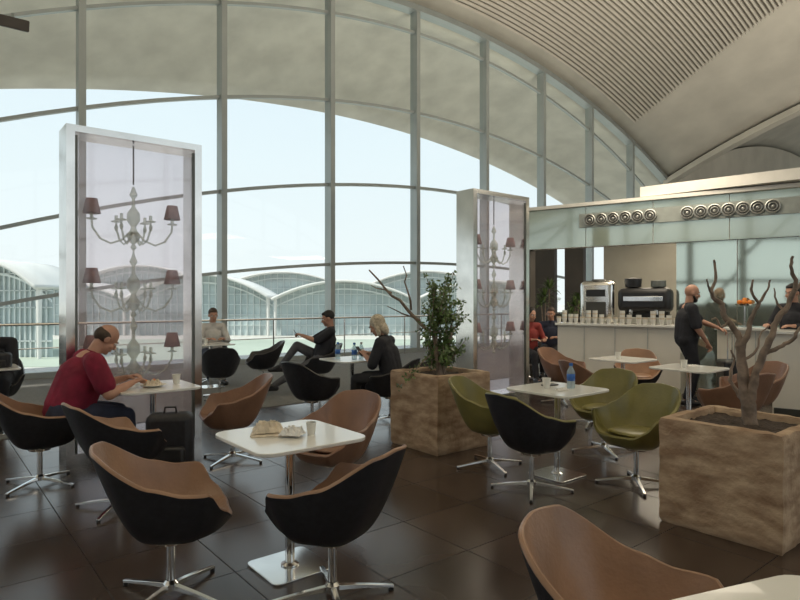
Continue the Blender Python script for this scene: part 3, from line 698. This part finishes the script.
# ------------------------------------------------------------------ people
def ik(a, c, l1, l2, pole):
    d = c-a; L = min(d.length, (l1+l2)*.998); dn = d.normalized(); x = (l1*l1-l2*l2+L*L)/(2*L); h = sqrt(max(0, l1*l1-x*x))
    p = pole-dn*pole.dot(dn); p.normalize(); return a+dn*x+p*h, a+dn*L
class Blob(MB):
    def seg(s, a, b_, r1, r2):
        s.ball(a, r1, sub=2); s.ball(b_, r2, sub=2)
        if (V(b_)-V(a)).length > 1e-4: s.cone(a, b_, r1, r2, 14)
        return s
    def fin(s, name, m, parent, vox=.008, it=4):
        o = s.build(name, m, parent, fix=False)
        k = o.modifiers.new('r', 'REMESH'); k.mode = 'VOXEL'; k.voxel_size = vox; k.use_smooth_shade = True
        k = o.modifiers.new('sm', 'SMOOTH'); k.factor = .5; k.iterations = it
        return o
def person(label, x, y, ang, seat=True, lean=8, hp=10, yaw=0, hands=((-.2, .35, .8), (.2, .35, .8)), feet=((-.12, .45, .09), (.12, .45, .09)), shirt='dark', trousers='dark', hair='hairk', style='short', sleeve=.5, beard=None, vox=.008, z=0, pelvis=None, skin='skin', curl=.5, knee=None, w=1.0):
    r = thing('person', label, 'person', (x, y, z), radians(ang-90))
    P = V(pelvis) if pelvis else V((0, -.02, .575 if seat else .94))
    la = radians(lean); dr = V((0, sin(la), cos(la)))
    ch = P+dr*.30; nk = P+dr*.50; hpt = radians(hp); hd = V((0, sin(hpt), cos(hpt)))
    H = nk+hd*.165+V((0, .015, 0)); R = (Matrix.Rotation(radians(yaw), 3, 'Z') @ Matrix.Rotation(-hpt, 3, 'X'))
    hl = lambda q: H+R @ V(q)
    B = Blob(); 
    B.ball(hl((0, -.012, .022)), (.076, .096, .098), R); B.ball(hl((0, .026, -.045)), (.057, .066, .082), R); B.ball(hl((0, .068, -.098)), (.026, .022, .020), R)
    B.seg(hl((0, .088, .004)), hl((0, .106, -.032)), .010, .0145); B.ball(hl((0, .078, .022)), (.05, .018, .012), R); B.ball(hl((0, .084, -.066)), (.024, .014, .010), R)
    for sx in (-1, 1): B.ball(hl((sx*.077, -.008, -.012)), (.010, .021, .033), R); B.ball(hl((sx*.038, .062, -.035)), (.022, .024, .022), R)
    B.seg(nk-dr*.03, hl((0, -.02, -.06)), .058, .054)
    B.seg(P, ch, .125*w, .135*w); B.seg(ch, nk-dr*.07, .13*w, .085*w)
    for sx in (-1, 1): B.seg(P+V((sx*.05, 0, 0)), ch+V((sx*.06, 0, 0)), .11*w, .10*w)
    C = Blob(); CR = .018
    C.seg(P+dr*.02, ch, .135*w+CR, .135*w+CR); C.seg(ch, nk-dr*.075, .125*w+CR, .072+CR)
    for sx in (-1, 1): C.seg(P+V((sx*.06, 0, .02)), ch+V((sx*.07, 0, 0)), .11*w+CR, .10*w+CR)
    C.seg(nk-dr*.06, nk-dr*.005+V((0, .008, 0)), .078, .066)
    T = Blob(); T.seg(P+V((-.07, 0, 0)), P+V((.07, 0, 0)), .13*w, .13*w)
    for i, sx in enumerate((-1, 1)):
        s_ = nk-dr*.055+V((sx*.185*w, 0, 0)); C.seg(nk-dr*.05, s_, .062+CR*.6, .058+CR*.6); B.seg(nk-dr*.05, s_, .062, .056)
        el, wr = ik(s_, V(hands[i]), .285, .255, V((sx*.6, -.5, -.7)))
        B.seg(s_, el, .050*w, .040*w); B.seg(el, wr, .040*w, .026)
        if sleeve <= .5: C.seg(s_, s_.lerp(el, sleeve*2), .062*w+CR*.4, .058*w+CR*.6)
        else: C.seg(s_, el, .058*w+CR*.4, .046*w+CR*.5); C.seg(el, el.lerp(wr, (sleeve-.5)*2), .046*w+CR*.5, .033+CR*.4)
        f = (wr-el).normalized(); up = V((0, 0, 1)); nn = -(up-f*up.dot(f))
        if nn.length < .2: nn = V((0, 1, 0))
        nn.normalize(); sd = f.cross(nn)*sx; sd.normalize()
        if sd.x*sx > 0: sd = -sd
        for q in (-.024, 0, .024): B.seg(wr, wr+f*.078+sd*q, .020, .015)
        for q, L, rr_ in ((.033, .072, .0098), (.011, .080, .0100), (-.011, .074, .0095), (-.032, .058, .0085)):
            a0 = wr+f*.08+sd*q; d1 = (f*cos(curl*.6)+nn*sin(curl*.6)); a1 = a0+d1*L*.5; d2 = (f*cos(curl*1.8)+nn*sin(curl*1.8)); a2 = a1+d2*L*.5
            B.seg(a0, a1, rr_, rr_*.95); B.seg(a1, a2, rr_*.95, rr_*.8)
        a0 = wr+f*.025+sd*.028; a1 = a0+(f*.65+sd*.55+nn*.3).normalized()*.042; B.seg(a0, a1, .013, .0115); B.seg(a1, a1+(f*.9+sd*.1+nn*.3).normalized()*.032, .0115, .009)
        hj = P+V((sx*.09, 0, -.02)); kp = V(knee[i]) if knee else V((sx*.15, 1, .6) if seat else (sx*.05, 1, .0))
        kn, an = ik(hj, V(feet[i]), .43, .43, kp)
        B.seg(hj, kn, .088*w, .055); B.seg(kn, an, .055, .036); 
        fd = V((sx*.12, 1, 0)).normalized(); 
        if (an-kn).normalized().z > -.5: fd = V((sx*.1, .5, .85)).normalized()
        B.seg(an, an+fd*.15-V((0, 0, .045)), .036, .028)
        T.seg(hj, kn, .088*w+.014, .055+.018); T.seg(kn, kn.lerp(an, .93), .055+.018, .050)
        sb = Blob(); sb.seg(an-V((0, 0, .040))-fd*.05, an+fd*.17-V((0, 0, .048)), .042, .036); sb.seg(an+fd*.02, an+fd*.1-V((0, 0, .035)), .044, .036)
        sb.fin('shoe', 'plastic', r, .01, 2)
    B.fin('body', skin, r, vox); C.fin('shirt', shirt, r, .010, 5); T.fin('trousers', trousers, r, .011, 4)
    for sx in (-1, 1):
        ey = MB().ball(hl((sx*.030, .080, .002)), .0125, sub=2).build('eye', 'eyew', r)
        MB().ball(hl((sx*.030, .0905, .001)), (.0055, .003, .0055), R, sub=2).build('iris', 'iris', ey)
        MB().tube([hl((sx*.014, .097, .022)), hl((sx*.032, .094, .028)), hl((sx*.050, .080, .022))], .0035, 6).build('eyebrow', 'hairb' if hair == 'hairw' else hair, r)
    MB().ball(hl((0, .0945, -.068)), (.021, .006, .0055), R, sub=2).build('lips', 'lip', r)
    if style != 'bald':
        h = Blob()
        if style == 'short': h.ball(hl((0, -.026, .038)), (.083, .098, .095), R); h.ball(hl((0, .03, .085)), (.06, .05, .03), R)
        elif style == 'balding':
            for sx in (-1, 1): h.ball(hl((sx*.040, -.028, .008)), (.043, .070, .056), R)
            h.ball(hl((0, -.060, .010)), (.066, .056, .068), R)
        elif style == 'long':
            h.ball(hl((0, -.030, .036)), (.092, .102, .100), R); h.ball(hl((0, -.065, -.06)), (.088, .052, .11), R)
            for sx in (-1, 1): h.seg(hl((sx*.075, -.02, .03)), hl((sx*.082, .0, -.12)), .030, .026)
        h.fin('hair', hair, r, .008, 2)
    if beard:
        h = Blob(); h.ball(hl((0, .052, -.098)), (.048, .042, .034), R); 
        for sx in (-1, 1): h.seg(hl((sx*.056, .02, -.05)), hl((sx*.035, .055, -.095)), .016, .022)
        h.fin('beard', beard, r, .006, 2)
    return r, hl, R
person('balding man in crimson polo shirt leaning over his plate', -2.74, 4.98, 38, lean=21, hp=40, hands=((-.10, .47, .81), (.20, .44, .80)), shirt='red', trousers='navy', hair='hairb', style='balding', sleeve=.36, vox=.0065, w=1.28, z=.0, curl=.8)
person('man in white shirt seated at the window, left', -3.45, 11.0, -62, lean=10, hp=14, hands=((-.12, .40, .81), (.12, .40, .81)), shirt='shirtw', trousers='navy', hair='hairb', sleeve=.85)
person('dark clothed person cut off by the left edge, leaning to a table', -4.92, 7.30, -65, lean=22, hp=30, hands=((-.08, .46, .82), (.24, .44, .82)), shirt='dark', trousers='dark', hair='hairk', sleeve=.85)
rm = person('man in dark shirt reclining with legs stretched, looking at a phone', -1.30, 9.7, 192, lean=-20, hp=16, hands=((-.06, .28, .93), (.08, .28, .93)), feet=((-.1, .80, .11), (.12, .62, .42)), shirt='dark', trousers='grey', hair='hairk', sleeve=.45, curl=1.0)
wm = person('light haired woman in dark vest looking down at her hands', -.12, 7.45, 160, lean=13, hp=30, hands=((-.07, .32, .82), (.08, .32, .82)), shirt='dark', trousers='dark', hair='hairw', style='long', sleeve=.5, curl=1.0, w=.95, pelvis=(0, -.03, .55))
sm = person('standing bearded man in black shirt reaching toward a suitcase handle', 4.13, 8.60, -12, seat=False, lean=3, hp=12, hands=((-.05, .42, 1.10), (.20, .20, .90)), feet=((-.12, .06, .09), (.12, -.06, .09)), shirt='dark', trousers='dark', hair='hairk', style='bald', sleeve=.42, beard='hairk', curl=.9, w=1.12)
person('person in black standing behind the counter at the right edge', 5.48, 8.35, 205, seat=False, lean=2, hp=8, hands=((-.18, .30, 1.15), (.18, .30, 1.15)), feet=((-.12, .02, .09), (.12, -.02, .09)), shirt='dark', trousers='dark', hair='hairk', style='short', sleeve=.9)
person('dark haired woman in red top seated at the bar entrance', 2.40, 11.2, -70, lean=8, hp=12, hands=((-.12, .34, .78), (.12, .34, .78)), shirt='pink', trousers='dark', hair='hairk', style='long', sleeve=.9, w=.95)
person('man in dark jacket seated beside the woman in red', 3.0, 11.9, -110, lean=8, hp=10, hands=((-.12, .34, .78), (.12, .34, .78)), shirt='navy', trousers='dark', hair='hairb', style='short', sleeve=.9)
def phone(x, y, ang, loc, label):
    r = MB().prism(rrect(.075, .15, .01), -.005, .005).build('phone', 'plastic', bevel=.002)
    m = Matrix.Translation((x, y, 0)) @ Matrix.Rotation(radians(ang-90), 4, 'Z')
    r.matrix_world = m @ Matrix.Translation(loc) @ Matrix.Rotation(radians(55), 4, 'X'); tag(r, label, 'phone')
phone(-1.30, 9.7, 192, (.01, .37, .96), 'black phone held by the reclining man')
phone(-.12, 7.45, 160, (.0, .41, .85), 'black phone held by the light haired woman')
r = thing('suitcase', 'dark upright suitcase with extended chrome handle beside the standing man', 'suitcase', (4.62, 8.40, 0), radians(-12))
MB().box((0, 0, .36), (.26, .42, .60)).build('case_body', 'plastic', r, bevel=.04)
MB().tube([(0, -.1, .64), (0, -.1, 1.04), (0, .1, 1.04), (0, .1, .64)], .009).build('handle', 'chrome', r)
for sx in (-1, 1):
    for sy in (-1, 1): MB().cone((sx*.08-.01, sy*.15, .03), (sx*.08+.01, sy*.15, .03), .03, .03, 16).build('wheel', 'ventd', r)

# ------------------------------------------------------------------ world, lights, camera
w = bpy.data.worlds.new('sky'); SC.world = w; w.use_nodes = True; nt = w.node_tree; bg = nt.nodes['Background']
tc = nt.nodes.new('ShaderNodeTexCoord'); sp = nt.nodes.new('ShaderNodeSeparateXYZ'); nt.links.new(tc.outputs['Generated'], sp.inputs[0])
rp = nt.nodes.new('ShaderNodeValToRGB'); nt.links.new(sp.outputs['Z'], rp.inputs['Fac'])
rp.color_ramp.elements[0].position = 0; rp.color_ramp.elements[0].color = (.74, .78, .785, 1)
rp.color_ramp.elements[1].position = .6; rp.color_ramp.elements[1].color = (.54, .67, .79, 1)
e = rp.color_ramp.elements.new(.22); e.color = (.68, .76, .80, 1)
nt.links.new(rp.outputs['Color'], bg.inputs['Color']); bg.inputs['Strength'].default_value = 1.25
def light(kind, loc, energy, color, size=1, rot=(0, 0, 0), sy=None):
    l = bpy.data.lights.new(kind.lower()+'_light', kind); l.energy = energy; l.color = color
    if kind == 'AREA':
        l.size = size
        if sy: l.shape = 'RECTANGLE'; l.size_y = sy
    elif kind == 'SUN': l.angle = radians(1.5)
    o = bpy.data.objects.new(l.name, l); COL.objects.link(o); o.location = loc; o.rotation_euler = rot; return o
sd = (D*.62+N*.12+V((0, 0, -.78))).normalized()
light('SUN', (0, 0, 30), 4.4, (1, .94, .83), rot=sd.to_track_quat('-Z', 'Y').to_euler())
light('AREA', (7.2, 12.5, 3.9), 560, (1, .90, .75), 4, rot=(pi, 0, 0))  # added upward fill over the bar roof, no fixture there
light('AREA', (9, 3, 4.0), 700, (1, .90, .75), 5, rot=(pi, 0, 0))  # added upward fill for the ceiling at right, out of view
light('AREA', (-4, 1, 4.5), 750, (1, .88, .70), 5, rot=(pi, 0, 0))  # floating upward fill added for the ceiling at left
light('AREA', (20, 16, 3.0), 450, (1, .90, .76), 5, rot=(pi, 0, 0))  # upward fill added to brighten the next dome bay
light('AREA', fp(2.2, -2.2, 3.15), 90, (1, .87, .68), 2)  # fill added inside the bar alcove, no lamp modelled
light('AREA', fp(2.6, 1.2, 3.9), 60, (1, .88, .7), 2)  # weak downward fill added in front of the bar

cam = bpy.data.cameras.new('camera'); co = bpy.data.objects.new('camera', cam); COL.objects.link(co)
co.location = (0, 0, 1.5); co.rotation_euler = (pi/2, 0, 0); cam.sensor_width = 36; cam.lens = 27; cam.clip_end = 3000; SC.camera = co
SC.view_settings.view_transform = 'Standard'; SC.view_settings.exposure = .08
